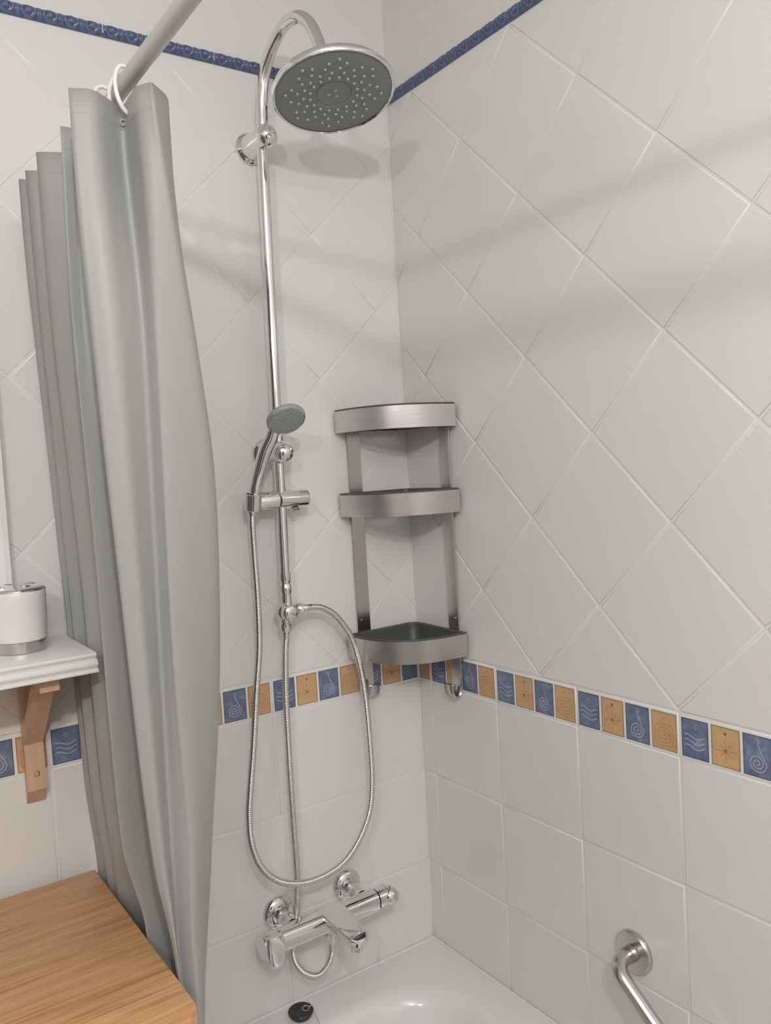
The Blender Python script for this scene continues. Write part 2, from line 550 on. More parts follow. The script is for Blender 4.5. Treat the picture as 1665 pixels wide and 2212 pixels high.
# navy relief trim above the tiles
def trim_mesh(L, wall, seed=0):
    nu, nv, H = max(10, int(L / 0.0012)), 14, 0.0200
    vs, fs = [], []
    for i in range(nu + 1):
        s = L * i / nu
        for j in range(nv + 1):
            t = j / nv
            prof = 0.0095 * math.sin(math.pi * min(1, max(0, t))) ** 0.55
            u = (s % 0.0325) - 0.01625
            vv = (t - 0.5) * H
            rr = math.hypot(u, vv * 1.15)
            rel = 0.0022 * math.exp(-((rr - 0.0098) / 0.0012) ** 2) + 0.0020 * math.exp(-(rr / 0.0035) ** 4)
            rel += 0.0018 * math.exp(-((abs(u) - 0.0148) / 0.0012) ** 2)
            endf = min(1, s / 0.0012, (L - s) / 0.0012)
            h = (prof + rel * (1 if 0 < j < nv else 0)) * (0.75 + 0.25 * max(0, endf)) + 0.0002
            vs.append((-s, -h, vv + 0.0100) if wall is wb else (-h, -s, vv + 0.0100))
    for i in range(nu):
        for j in range(nv):
            a = i * (nv + 1) + j
            fs.append((a, a + 1, a + nv + 2, a + nv + 1))
    n0 = len(vs)      # end caps
    for i in (0, nu):
        base_i = i * (nv + 1)
        fs.append(tuple(base_i + j for j in range(nv + 1)))
    me = bpy.data.meshes.new('relief_tile'); me.from_pydata(vs, [], fs)
    bm = bmesh.new(); bm.from_mesh(me); bmesh.ops.recalc_face_normals(bm, faces=bm.faces)
    for f in bm.faces: f.smooth = len(f.verts) == 4
    bm.to_mesh(me); bm.free(); me.materials.append(m_navy)
    return me
for wall, starts, nm in ((wb, [(0.0012, 0.1830)] + [(0.1855 + 0.1945 * k, 0.1930) for k in range(0, 7)], 'trim_1'),
                         (wr, [(0.0115, 0.1585)] + [(0.1718 + 0.1945 * k, 0.1930) for k in range(0, 9)], 'trim_2')):
    if wall is wb:
        gb = box(M(), (-1.55, -0.0070, 1.1912), (0, GR, 1.2028)).build(nm, m_borderw, smooth=False, kind='structure')
    else:
        gb = box(M(), (-0.0070, -1.92, 1.1912), (GR, 0, 1.2028)).build(nm, m_borderw, smooth=False, kind='structure')
    shared = trim_mesh(0.1930, wall)
    for s0, L in starts:
        o = new_obj('relief_tile', shared if abs(L - 0.1930) < 1e-4 else trim_mesh(L, wall))
        o.parent = gb
        o.location = (-s0, 0, 1.187) if wall is wb else (0, -s0, 1.187)
# plaster above the trim, and beside the tiled field
pl = box(M(), (XL, 0.0, 1.2062), (0, GR + 0.001, CEIL)); box(pl, (XL, 0.0, FLOOR), (-1.551, GR + 0.001, 1.2072))
pl.build('plaster', m_plaster, wb, smooth=False)
pl = box(M(), (0.0, YF, 1.2062), (GR + 0.001, 0, CEIL)); box(pl, (0.0, YF, FLOOR), (GR + 0.001, -1.951, 1.2072))
pl.build('plaster', m_plaster, wr, smooth=False)

# ------------------------------------------------------------------ lamps and an added fill panel (out of the picture, up behind the viewer)
for i, (x, y, z) in enumerate(LAMPS):
    t = thing('spot_lamp', (x, y, CEIL), 'small ceiling spot lamp on a thin stem behind the viewer, %s of the pair' % ('lower' if i == 0 else 'upper'), 'lamp', 'ceiling spots')
    m_ = M(); lathe(m_, (x, y, CEIL), (0, 0, -1), [(0, 0.05), (0.02, 0.048), (0.022, 0.006), (CEIL - z - 0.06, 0.006)], 20); m_.build('stem', m_lampw, t)
    m_ = M(); lathe(m_, (x, y, z + 0.065), (0, 0, -1), [(0, 0), (0, 0.03), (0.01, 0.034), (0.022, 0.035), (0.02, 0.0)], 24); m_.build('lamp_cap', m_lampw, t)
    ld = bpy.data.lights.new('bulb', 'POINT'); ld.energy = LAMP_W[i]; ld.shadow_soft_size = 0.026; ld.color = (1.0, 0.975, 0.965)
    lo = bpy.data.objects.new('bulb', ld); S.collection.objects.link(lo); lo.location = (0, 0, z - CEIL); lo.parent = t
t = thing('fill_panel', (-1.05, -2.0, CEIL), 'flat square fill light added under the ceiling, unseen behind the viewer', 'lamp')  # added to raise the ambient light, not a known fixture of the room
box(M(), (-1.50, -2.45, CEIL - 0.03), (-0.60, -1.55, CEIL - 0.0005), 0.004).build('fill_panel_body', m_glow, t)
ld = bpy.data.lights.new('panel', 'AREA'); ld.energy = PANEL_W; ld.shape = 'SQUARE'; ld.size = 0.86; ld.color = (0.985, 0.985, 1.0)
lo = bpy.data.objects.new('panel', ld); S.collection.objects.link(lo); lo.location = (0, 0, -0.035); lo.parent = t

# ------------------------------------------------------------------ bathtub
def rrect(x0, x1, y0, y1, r, z, n=10):
    out = []
    for cx, cy, a0 in ((x1 - r, y1 - r, 0), (x0 + r, y1 - r, 90), (x0 + r, y0 + r, 180), (x1 - r, y0 + r, 270)):
        for k in range(n + 1):
            a = math.radians(a0 + 90 * k / n)
            out.append((cx + r * math.cos(a), cy + r * math.sin(a), z))
    return out
RIM = -0.565
tub = M(); rings = []
X0, X1, Y0, Y1 = -0.655, -0.0008, -1.62, -0.0008
rings.append(rrect(X0, X1, Y0, Y1, 0.002, FLOOR))
rings.append(rrect(X0, X1, Y0, Y1, 0.002, RIM - 0.006))
rings.append(rrect(X0 + .002, X1, Y0 + .002, Y1, 0.002, RIM - 0.001))
rings.append(rrect(X0 + .007, X1 - .004, Y0 + .007, Y1 - .004, 0.002, RIM))
rings.append(rrect(X0 + .055, X1 - .068, Y0 + .07, Y1 - .078, 0.13, RIM - 0.001, 10))
for d, z in ((0.008, -0.004), (0.016, -0.012), (0.023, -0.026), (0.032, -0.07), (0.045, -0.16), (0.065, -0.28), (0.085, -0.36), (0.12, -0.40), (0.18, -0.41)):
    rings.append(rrect(X0 + .055 + d, X1 - .068 - d, Y0 + .07 + d * 1.6, Y1 - .078 - d * 1.3, 0.14, RIM + z, 10))
n = len(rings[0]); vs = [p for r in rings for p in r]; fs = []
for a in range(len(rings) - 1):
    for k in range(n): fs.append((a * n + k, a * n + (k + 1) % n, (a + 1) * n + (k + 1) % n, (a + 1) * n + k))
fs.append(tuple((len(rings) - 1) * n + k for k in range(n)))
tub.add(vs, fs)
bt = thing('bathtub', (-0.33, -0.8, FLOOR), 'white enamelled bathtub set into the tiled corner under the tap', 'bathtub')
tub.build('tub_shell', m_enamel, bt, angle=50)
m_ = M(); lathe(m_, (-0.33, -0.42, RIM - 0.4095), (0, 0, 1), [(0, 0.033), (0.002, 0.031), (0.0025, 0.022), (0, 0.02), (0, 0)], 24); m_.build('drain', m_chrome, bt)
# sealant bead where the tub meets the tiles
m_ = M(); tube(m_, [Vector((-0.655, -0.0032, RIM + .0005)), Vector((-0.004, -0.0032, RIM - .0005))], 0.0026, 8)
tube(m_, [Vector((-0.0032, -0.004, RIM + .0005)), Vector((-0.0032, -1.62, RIM - .0005))], 0.0026, 8)
m_.build('sealant_bead', m_enamel, bt)

# rubber plug left on the back ledge, with its chain
pg = thing('bath_plug', (-0.352, -0.0465, RIM), 'round black rubber bath plug lying on the back ledge of the tub', 'plug')
m_ = M(); lathe(m_, (-0.352, -0.0465, RIM + 0.0006), (0, 0, 1), [(0, 0), (0, 0.0185), (0.005, 0.0205), (0.007, 0.0232), (0.0105, 0.0240), (0.012, 0.0230), (0.0114, 0.016), (0.0105, 0.008), (0.0105, 0)], 36)
m_.build('stopper', m_black, pg)
m_ = M(); ce_ = Vector((-0.343, -0.050, RIM + 0.0135))
tube(m_, [ce_ + Vector((0.0065 * math.cos(a), 0.0065 * math.sin(a), 0.0008 * math.sin(a))) for a in [6.2832 * k / 18 for k in range(18)]], 0.0009, 8, closed=True)
m_.build('pull_ring', m_chrome, pg)
ch = resample(catmull([(-0.337, -0.055, RIM + .0165), (-0.330, -0.050, RIM + .013), (-0.329, -0.060, RIM + .0022), (-0.333, -0.075, RIM + .0018), (-0.336, -0.088, RIM - .0005), (-0.338, -0.103, RIM - .018), (-0.340, -0.110, RIM - .06)], 8), 0.0021)
m_ = M()
for p in ch: lathe(m_, p - Vector((0, 0, 0.001)), (0, 0, 1), [(0, 0), (0.0004, 0.0008), (0.001, 0.00105), (0.0016, 0.0008), (0.002, 0)], 6)
tube(m_, ch, 0.0003, 4)
m_.build('ball_chain', m_chrome, pg)

# ------------------------------------------------------------------ shower column
PX = lambda z: -0.3178 - (1.03 - z) * 0.0140      # the riser leans a hair off plumb
PY = -0.050
sc = thing('shower_column', (-0.326, 0, 0.16), 'chrome riser rail with curved arm and big round overhead shower head', 'shower')
m_ = M(); tube(m_, [Vector((PX(1.035), PY, 1.035)), Vector((PX(0.6), PY, 0.6)), Vector((PX(0.27), PY, 0.27))], 0.0103, 28)
m_.build('riser_pipe', m_chrome, sc)
# arm: upwards, over and down to the head
A = Vector((-0.3165, -0.052, 0)); B = Vector((-0.2905, -0.2440, 0)); U = (B - A).normalized()
arm = [(0.0, 1.045), (0.002, 1.075), (0.005, 1.110), (0.0155, 1.152), (0.0375, 1.182), (0.0650, 1.2035), (0.0930, 1.2125), (0.1240, 1.2075), (0.1500, 1.1870), (0.1680, 1.1560), (0.1790, 1.1280), (0.1885, 1.0935)]
pts = resample(catmull([A + U * a + Vector((0, 0, z)) for a, z in arm], 8), 0.004)
m_ = M(); tube(m_, pts, 0.0104, 28); m_.build('shower_arm', m_chrome, sc)
# overhead rose
hc = Vector((-0.2907, -0.2548, 1.0530)); hn = Vector((-0.0388, -0.2458, -0.9685)).normalized()
m_ = M(); lathe(m_, hc, -hn, [(-0.0005, 0.0945), (-0.002, 0.0965), (-0.0015, 0.0985), (0.002, 0.1002), (0.0065, 0.1002), (0.0105, 0.0975), (0.015, 0.085), (0.0195, 0.060), (0.0225, 0.035), (0.0245, 0.022), (0.031, 0.0185), (0.040, 0.0175), (0.0415, 0.0150), (0.0415, 0)], 72)
head = m_.build('shower_head', m_chrome, sc)
m_ = M(); lathe(m_, hc, hn, [(-0.004, 0), (0.0, 0.0)], 4)
m_ = M(); lathe(m_, hc, hn, [(0.0002, 0.0), (0.0002, 0.0272), (-0.0008, 0.0278), (-0.0008, 0.0290), (0.0006, 0.0300), (0.0008, 0.060), (0.0006, 0.0925), (-0.0006, 0.0950), (-0.003, 0.0952)], 72)
m_.build('spray_plate', m_greyface, head)
hu, hv, _ = frame_of(hn)
m_ = M(); m2 = M()
for ring_i, (r0, cnt, ph) in enumerate(((0.0385, 16, 0.0), (0.0490, 16, 0.28), (0.0590, 16, 0.05), (0.0700, 16, 0.32), (0.0775, 8, 0.10))):
    for k in range(cnt):
        a = 2 * math.pi * k / cnt + ph + 0.3
        p = hc + (hu * math.cos(a) + hv * math.sin(a)) * r0 + hn * 0.0004
        lathe(m_, p, hn, [(0, 0.0027), (0.0012, 0.0025), (0.0028, 0.0018), (0.0030, 0.0010), (0.0026, 0)], 9)
for q, rr in ((0, 0.0), (1, 0.006), (2, 0.006)):
    a = 2.2 + q * 2.1
    p = hc + hu * (0.008 * math.cos(a)) + hv * (0.008 * math.sin(a)) + hn * 0.0001
    lathe(m_, p, hn, [(0, 0.0026), (0.0006, 0.0024), (0.0009, 0)], 10)
m_.build('nozzles', m_nozzle, head, kind='stuff')
# wall brackets
def bracket(x, z, yb, rb):
    m_ = M()
    lathe(m_, (x, -0.0002, z), (0, -1, 0), [(0, 0.0285), (0.003, 0.0290), (0.006, 0.0280), (0.0085, 0.0240), (0.012, 0.0215), (0.030, 0.0205), (-yb - 0.004, rb * 0.985)], 40)
    fl_ = m_.build('wall_flange', m_chrome, sc)
    m_ = M(); lathe(m_, (x, yb, z), (0, -1, 0), [(rb * math.sin(a), rb * math.cos(a)) for a in [math.radians(t) for t in range(-25, 90, 8)]] + [(rb, 0)], 40)
    m_.build('ball_cap', m_chrome, sc)
bracket(-0.3175, 1.0480, -0.066, 0.0208)
bracket(-0.3242, 0.4905, -0.064, 0.0208)
# slider that carries the hand shower
zs = 0.4050
m_ = M(); lathe(m_, (-0.3325, PY, zs), (1, 0, 0), [(-0.0005, 0), (-0.0005, 0.0155), (0.001, 0.0168), (0.056, 0.0168), (0.0585, 0.0160), (0.0590, 0.013), (0.0590, 0)], 40)
sl = m_.build('slider_body', m_chrome, sc)
m_ = M(); lathe(m_, (-0.3345, PY, zs), (-1, 0, 0), [(-0.0008, 0), (-0.0008, 0.0145), (0.0005, 0.0162), (0.036, 0.0158), (0.040, 0.0150), (0.0405, 0)], 40)
th = m_.build('tilting_holder', m_chrome, sc)
m_ = M(); lathe(m_, (-0.3880, -0.0590, 0.3900), (0.03, -0.18, 1), [(0, 0.0095), (0, 0.0140), (0.001, 0.0150), (0.029, 0.0158), (0.030, 0.0150), (0.030, 0.0115), (0.001, 0.0095)], 32)
m_.build('cradle_ring', m_chrome, th)
m_ = M(); lathe(m_, (-0.3335, PY, zs), (1, 0, 0), [(-0.001, 0), (-0.001, 0.0152), (0.0012, 0.0152), (0.0012, 0)], 32)
m_.build('seam_ring', m_black, sc)
m_ = M(); lathe(m_, (-0.300, PY - 0.004, zs - 0.0155), (0.25, -0.1, -1), [(0, 0.0065), (0.006, 0.0065), (0.0075, 0.0055), (0.0078, 0)], 6)
m_.build('clamp_screw', m_satin, sc)
# diverter group
DXc = -0.3325
m_ = M(); lathe(m_, (PX(0.27), PY, 0.2705), (0, 0, -1), [(0, 0.0103), (0.0005, 0.0115), (0.012, 0.0118), (0.016, 0.0105), (0.018, 0.0098), (0.021, 0.0098), (0.024, 0.0118), (0.033, 0.0118), (0.035, 0.0105), (0.040, 0.0105), (0.056, 0.0112)], 28)
m_.build('union_sleeve', m_chrome, sc)
m_ = M(); lathe(m_, (DXc, PY + 0.0185, 0.2005), (0, -1, 0), [(0, 0)] + [(0.0185 - 0.0185 * math.cos(math.radians(t)), 0.0188 * math.sin(math.radians(t))) for t in range(12, 125, 8)] + [(0.030, 0.0145), (0.031, 0.0143), (0.034, 0.0155), (0.042, 0.0150), (0.0455, 0.0125), (0.047, 0.007), (0.0473, 0)], 40)
m_.build('diverter_knob', m_chrome, sc)
m_ = M(); lathe(m_, (DXc + 0.014, PY - 0.002, 0.2010), (1, -0.06, 0), [(0, 0.0085), (0.006, 0.0085), (0.0075, 0.0105), (0.009, 0.0118), (0.019, 0.0118), (0.021, 0.0100), (0.0215, 0.0072), (0.024, 0.0072)], 12)
m_.build('side_union', m_chrome, sc)
m_ = M(); lathe(m_, (DXc - 0.001, PY, 0.1835), (0, 0, -1), [(-0.004, 0), (-0.004, 0.0095), (0.004, 0.0095), (0.006, 0.0118), (0.017, 0.0118), (0.0195, 0.0100), (0.020, 0.0070), (0.022, 0.0070)], 12)
m_.build('lower_union', m_chrome, sc)

# ------------------------------------------------------------------ hoses
def hose(name, pts, label, loc, caps):
    t = thing(name, loc, label, 'hose')
    P = resample(catmull(pts, 10), 0.0008)
    m_ = M(); tube(m_, P, lambda i: 0.0062 + 0.00038 * math.sin(2 * math.pi * i / 4.0), 12)
    m_.build('metal_hose', m_hose, t, angle=80)
    for i, (L, r) in caps:
        a = P[0] if i == 0 else P[-1]; b = P[12] if i == 0 else P[-13]
        d = (b - a).normalized()
        m_ = M(); lathe(m_, a - d * 0.001, d, [(0, 0.0068), (0.001, r), (L * 0.5, r), (L * 0.6, r * 0.92), (L, r * 0.86), (L + 0.0004, 0.0058)], 24)
        m_.build('hose_ferrule', m_chrome, t)
    return t
BIG = [(-0.3880, -0.0560, 0.3890), (-0.3892, -0.0560, 0.3596), (-0.3863, -0.050, 0.3091), (-0.3836, -0.045, 0.2246), (-0.387, -0.045, 0.1407), (-0.3986, -0.045, 0.0582), (-0.4115, -0.05, -0.0225), (-0.4283, -0.06, -0.0999), (-0.4368, -0.065, -0.1464), (-0.4382, -0.07, -0.1947), (-0.4267, -0.075, -0.2388), (-0.4014, -0.08, -0.2709), (-0.3632, -0.085, -0.2898), (-0.3152, -0.085, -0.2958), (-0.2612, -0.08, -0.2874), (-0.2194, -0.075, -0.2574), (-0.1895, -0.07, -0.2132), (-0.1758, -0.065, -0.1587), (-0.1722, -0.06, -0.0779), (-0.1733, -0.055, 0.0132), (-0.1827, -0.055, 0.079), (-0.1981, -0.055, 0.1316), (-0.2264, -0.055, 0.1738), (-0.2526, -0.0545, 0.1940), (-0.2745, -0.0540, 0.2000), (-0.2960, -0.0534, 0.2010)]
MID = [(-0.3336, -0.050, 0.1640), (-0.3342, -0.049, 0.1450), (-0.3364, -0.047, 0.1149), (-0.3379, -0.042, 0.0449), (-0.3383, -0.040, -0.0427), (-0.3389, -0.040, -0.1304), (-0.3375, -0.038, -0.22), (-0.3348, -0.034, -0.293), (-0.335, -0.030, -0.3378), (-0.3379, -0.0285, -0.3772), (-0.3472, -0.034, -0.4079), (-0.3601, -0.047, -0.4310), (-0.3614, -0.058, -0.4529), (-0.3488, -0.068, -0.4726), (-0.3277, -0.075, -0.4824), (-0.3089, -0.080, -0.4716), (-0.2963, -0.080, -0.4498), (-0.2950, -0.078, -0.4260), (-0.2950, -0.076, -0.4090)]
hose('shower_hose', BIG, 'long ribbed metal hose looping from the diverter up to the hand shower', (-0.30, -0.06, -0.296), [(0, (0.010, 0.0078)), (1, (0.020, 0.0074))])
hose('supply_hose', MID, 'ribbed metal hose running straight down behind the tap, small loop underneath', (-0.33, -0.05, -0.48), [(0, (0.016, 0.0072)), (1, (0.022, 0.0075))])

# ------------------------------------------------------------------ hand shower
hs = thing('hand_shower', (-0.39, -0.058, 0.39), 'small chrome hand shower with oval grey face, resting in the slider holder', 'shower')
HC = Vector((-0.3490, -0.1350, 0.5425)); HN = Vector((-0.090, -0.660, -0.745)).normalized()
hp = [(-0.3885, -0.0570, 0.3880), (-0.3870, -0.0620, 0.4060), (-0.3840, -0.0700, 0.4340), (-0.3785, -0.0800, 0.4640), (-0.3710, -0.0890, 0.4930), (-0.3620, -0.0960, 0.5130), (-0.3570, -0.1005, 0.5290)]
P = resample(catmull(hp, 8), 0.004)
nP = len(P)
m_ = M(); tube(m_, P, lambda i: 0.0088 + 0.0030 * min(1, i / nP * 1.4), 20)
m_.build('handle', m_chrome, hs)
m_ = M(); lathe(m_, HC, -HN, [(-0.001, 0.0305), (0.0005, 0.0335), (0.004, 0.0338), (0.008, 0.031), (0.014, 0.024), (0.020, 0.014), (0.023, 0.006), (0.0235, 0)], 48)
hh = m_.build('spray_head', m_chrome, hs)
m_ = M(); lathe(m_, HC, HN, [(0.0012, 0), (0.0016, 0.012), (0.0012, 0.026), (0.0004, 0.0325), (-0.001, 0.0338), (-0.004, 0.0345), (-0.006, 0.0343), (-0.0065, 0.0330)], 48)
m_.build('spray_face', m_greylight, hh)
hu, hv, _ = frame_of(HN)
m_ = M()
for r0, cnt in ((0.006, 5), (0.0125, 9), (0.0185, 13), (0.0245, 16)):
    for k in range(cnt):
        a = 6.2832 * k / cnt + r0 * 40
        p = HC + (hu * math.cos(a) + hv * math.sin(a)) * r0 + HN * 0.0010
        lathe(m_, p, HN, [(0, 0.0017), (0.0009, 0.0014), (0.0011, 0)], 7)
m_.build('spray_nozzles', m_greyface, hh, kind='stuff')

# ------------------------------------------------------------------ bath mixer tap
BX0, BX1, BY, BZ = -0.400, -0.190, -0.074, -0.386
tp = thing('bath_mixer_tap', (-0.29, 0, -0.386), 'chrome wall-mounted bath mixer with flat spout and a lever at each end', 'tap')
def rbar(m, x0, x1, prof, cy, cz, capr=0.002):
    n = len(prof); vs = []; rings = []
    for x, s in ((x0, 0.0), (x0, 0.90), (x0 + capr, 1.0), (x1 - capr, 1.0), (x1, 0.90), (x1, 0.0)):
        for p in prof: vs.append((x, cy + p[0] * s, cz + p[1] * s))
    fs = []
    for a in range(5):
        for k in range(n): fs.append((a * n + k, a * n + (k + 1) % n, (a + 1) * n + (k + 1) % n, (a + 1) * n + k))
    m.add(vs, fs)
sup = lambda r, e, n=32: [(r * math.copysign(abs(math.cos(t)) ** e, math.cos(t)), r * math.copysign(abs(math.sin(t)) ** e, math.sin(t))) for t in [6.2832 * i / n for i in range(n)]]
m_ = M(); rbar(m_, BX0, BX1, sup(0.0205, 0.75), BY, BZ); m_.build('mixer_body', m_chrome, tp)
for xx in (-0.3632, -0.2095):
    m_ = M(); lathe(m_, (xx, -0.0003, -0.3775), (0, -1, 0), [(0, 0.0300), (0.002, 0.0310), (0.006, 0.0300), (0.010, 0.0250), (0.0125, 0.0170), (0.013, 0.0)], 40); m_.build('wall_rosette', m_chrome, tp)
    m_ = M(); lathe(m_, (xx, -0.010, -0.3775), (0, -1, -0.10), [(0, 0.0130), (0.014, 0.0130), (0.0145, 0.0115), (0.018, 0.0115), (0.0185, 0.0150), (0.030, 0.0150), (0.0315, 0.0140), (0.046, 0.0140)], 32); m_.build('eccentric_union', m_chrome, tp)
# spout: flat tongue reaching into the room
secs = [(-0.058, 0.0270, 0.0098, -0.3745), (-0.075, 0.0262, 0.0100, -0.3745), (-0.095, 0.0250, 0.0100, -0.3758), (-0.120, 0.0234, 0.0100, -0.3780), (-0.145, 0.0218, 0.0100, -0.3802), (-0.162, 0.0205, 0.0100, -0.3825), (-0.174, 0.0180, 0.0095, -0.3840), (-0.181, 0.0115, 0.0070, -0.3850), (-0.184, 0.0020, 0.0030, -0.3855)]
vs = []; fs = []; n = 40
for y, hw, hh_, z in secs:
    for i in range(n):
        t_ = 6.2832 * i / n
        vs.append((-0.2885 - (y + 0.062) * -0.02 + hw * math.copysign(abs(math.cos(t_)) ** 0.28, math.cos(t_)), y, z + hh_ * math.copysign(abs(math.sin(t_)) ** 0.28, math.sin(t_))))
for a in range(len(secs) - 1):
    for k in range(n): fs.append((a * n + k, a * n + (k + 1) % n, (a + 1) * n + (k + 1) % n, (a + 1) * n + k))
fs.append(tuple(range(n))); fs.append(tuple((len(secs) - 1) * n + k for k in range(n)))
sp_ = M().add(vs, fs).build('spout', m_chrome, tp, angle=28)
m_ = M(); lathe(m_, (-0.2910, -0.1650, -0.384), (0, -0.05, -1), [(0, 0.0155), (0.011, 0.0150), (0.012, 0.0140), (0.0185, 0.0138), (0.020, 0.0125), (0.0195, 0.010), (0.016, 0)], 32); m_.build('aerator', m_chrome, sp_)
# left end: flow lever hanging down
m_ = M(); lathe(m_, (-0.4015, BY, BZ), (-1, 0, 0), [(0, 0.0195), (0.002, 0.0225), (0.030, 0.0235), (0.033, 0.0220), (0.0335, 0)], 40)
lv = m_.build('end_cap', m_chrome, tp)
secs = [(-0.362, 0.0150, 0.006), (-0.375, 0.0165, 0.0080), (-0.390, 0.0165, 0.0080), (-0.404, 0.0155, 0.0070), (-0.414, 0.0125, 0.0055), (-0.418, 0.0060, 0.003)]
vs = []; fs = []; n = 20
for z, hw, hd in secs:
    for i in range(n):
        t_ = 6.2832 * i / n
        vs.append((-0.4180 + hw * math.copysign(abs(math.cos(t_)) ** 0.5, math.cos(t_)), BY - 0.0215 - (z + 0.368) * -0.04 + hd * math.copysign(abs(math.sin(t_)) ** 0.5, math.sin(t_)), z))
for a in range(len(secs) - 1):
    for k in range(n): fs.append((a * n + k, a * n + (k + 1) % n, (a + 1) * n + (k + 1) % n, (a + 1) * n + k))
fs.append(tuple(range(n))); fs.append(tuple((len(secs) - 1) * n + k for k in range(n)))
M().add(vs, fs).build('lever', m_chrome, tp, angle=50)
# right end: temperature knob with a pointed grip
m_ = M(); lathe(m_, (BX1 + 0.001, BY, BZ), (1, 0, 0), [(0, 0.0185), (0.0005, 0.0205), (0.020, 0.0210), (0.021, 0.0195), (0.022, 0.0195), (0.0225, 0.0210), (0.026, 0.0205), (0.035, 0.0170), (0.041, 0.0110), (0.043, 0)], 40)
m_.build('temperature_knob', m_chrome, tp)
g = M(); lathe(g, (-0.166, -0.078, -0.383), (0.72, -0.52, -0.42), [(0, 0.0185), (0.008, 0.0185), (0.015, 0.0165), (0.021, 0.0120), (0.024, 0.0060), (0.0248, 0)], 32)
g.build('knob_grip', m_chrome, tp)
m_ = M(); lathe(m_, (-0.2950, -0.0755, -0.4045), (0, 0, -1), [(0, 0.0095), (0.006, 0.0095), (0.0065, 0.0108), (0.012, 0.0108), (0.0125, 0.008)], 12); m_.build('hose_outlet', m_chrome, tp)

# ------------------------------------------------------------------ corner caddy
cd = thing('corner_caddy', (-0.06, -0.06, 0.0), 'three-tier brushed steel corner caddy with dark grey trays and two hooks', 'shower caddy')
LG = 0.1755
def plan(off, n=26):
    """outline of a tray seen from above: two straight wall sides and a bulging front"""
    a = LG - off; c0 = 0.008 + off; out = []
    for k in range(n + 1):
        t_ = math.pi / 2 * k / n
        e = 2 / 2.75
        out.append((-c0 - (a - c0) * max(0.0, math.cos(t_)) ** e, -c0 - (a - c0) * max(0.0, math.sin(t_)) ** e))
    return out      # from the back-wall end round to the right-wall end
def tray(z0, z1):
    m_ = M(); o_ = plan(0.0); i_ = plan(0.0011); n = len(o_)
    # return the band a little way behind at both ends
    vs = []
    for (p, q) in zip(o_, i_):
        vs += [(p[0], p[1], z0), (p[0], p[1], z1), (q[0], q[1], z1), (q[0], q[1], z0)]
    fs = []
    for k in range(n - 1):
        for j in range(4): fs.append((4 * k + j, 4 * k + (j + 1) % 4, 4 * (k + 1) + (j + 1) % 4, 4 * (k + 1) + j))
    fs += [(0, 1, 2, 3), (4 * (n - 1) + 3, 4 * (n - 1) + 2, 4 * (n - 1) + 1, 4 * (n - 1))]
    m_.add(vs, fs)
    band = m_.build('steel_band', m_brush, cd)
    # plastic insert: rolled rim, wall, slotted bottom
    def loop(off, r=0.02):
        f = plan(off); c0 = 0.0045 + off * 0.9
        cor = [(-c0 - r * (1 - math.sin(math.radians(a))), -c0 - r * (1 - math.cos(math.radians(a)))) for a in range(0, 91, 15)]
        # front runs back-wall end -> right-wall end; corner closes it
        return f + cor[::-1] if False else f + [(-c0 - r * (1 - math.cos(math.radians(a))), -c0 - r * (1 - math.sin(math.radians(a)))) for a in range(0, 91, 15)]
    L_ = [(0.0014, z0 + 0.003), (0.0014, z1 + 0.0002), (0.0004, z1 + 0.0012), (0.0010, z1 + 0.0030), (0.0030, z1 + 0.0036), (0.0046, z1 + 0.0028), (0.0050, z1 - 0.001), (0.0064, z0 + 0.008), (0.0085, z0 + 0.0055)]
    loops = [[(p[0], p[1], z) for p in loop(off)] for off, z in L_]
    n = len(loops[0]); vs = [p for l in loops for p in l]; fs = []
    for a in range(len(loops) - 1):
        for k in range(n): fs.append((a * n + k, a * n + (k + 1) % n, (a + 1) * n + (k + 1) % n, (a + 1) * n + k))
    m_ = M().add(vs, fs)
    # bottom: solid ring then fan of ribs with drain slots between them
    zb = z0 + 0.0035
    outer = loop(0.0014); cx, cy = -0.078, -0.078
    mid = [(cx + (p[0] - cx) * 0.72, cy + (p[1] - cy) * 0.72) for p in outer]
    inn = [(cx + (p[0] - cx) * 0.30, cy + (p[1] - cy) * 0.30) for p in outer]
    vs = [(p[0], p[1], zb) for p in outer] + [(p[0], p[1], zb) for p in mid] + [(p[0], p[1], zb) for p in inn]
    fs = [(k, (k + 1) % n, n + (k + 1) % n, n + k) for k in range(n)]
    fs += [(n + k, n + (k + 1) % n, 2 * n + (k + 1) % n, 2 * n + k) for k in range(n) if k % 2 == 0]
    fs.append(tuple(2 * n + k for k in range(n)))
    vs2 = [(x, y, z + 0.002) for x, y, z in vs]
    m_.add(vs, fs); m_.add(vs2, fs)
    m_.build('tray_insert', m_plastic, cd, angle=60)
for z0, z1 in ((0.524, 0.5660), (0.3600, 0.4025), (0.0790, 0.1225)): tray(z0, z1)
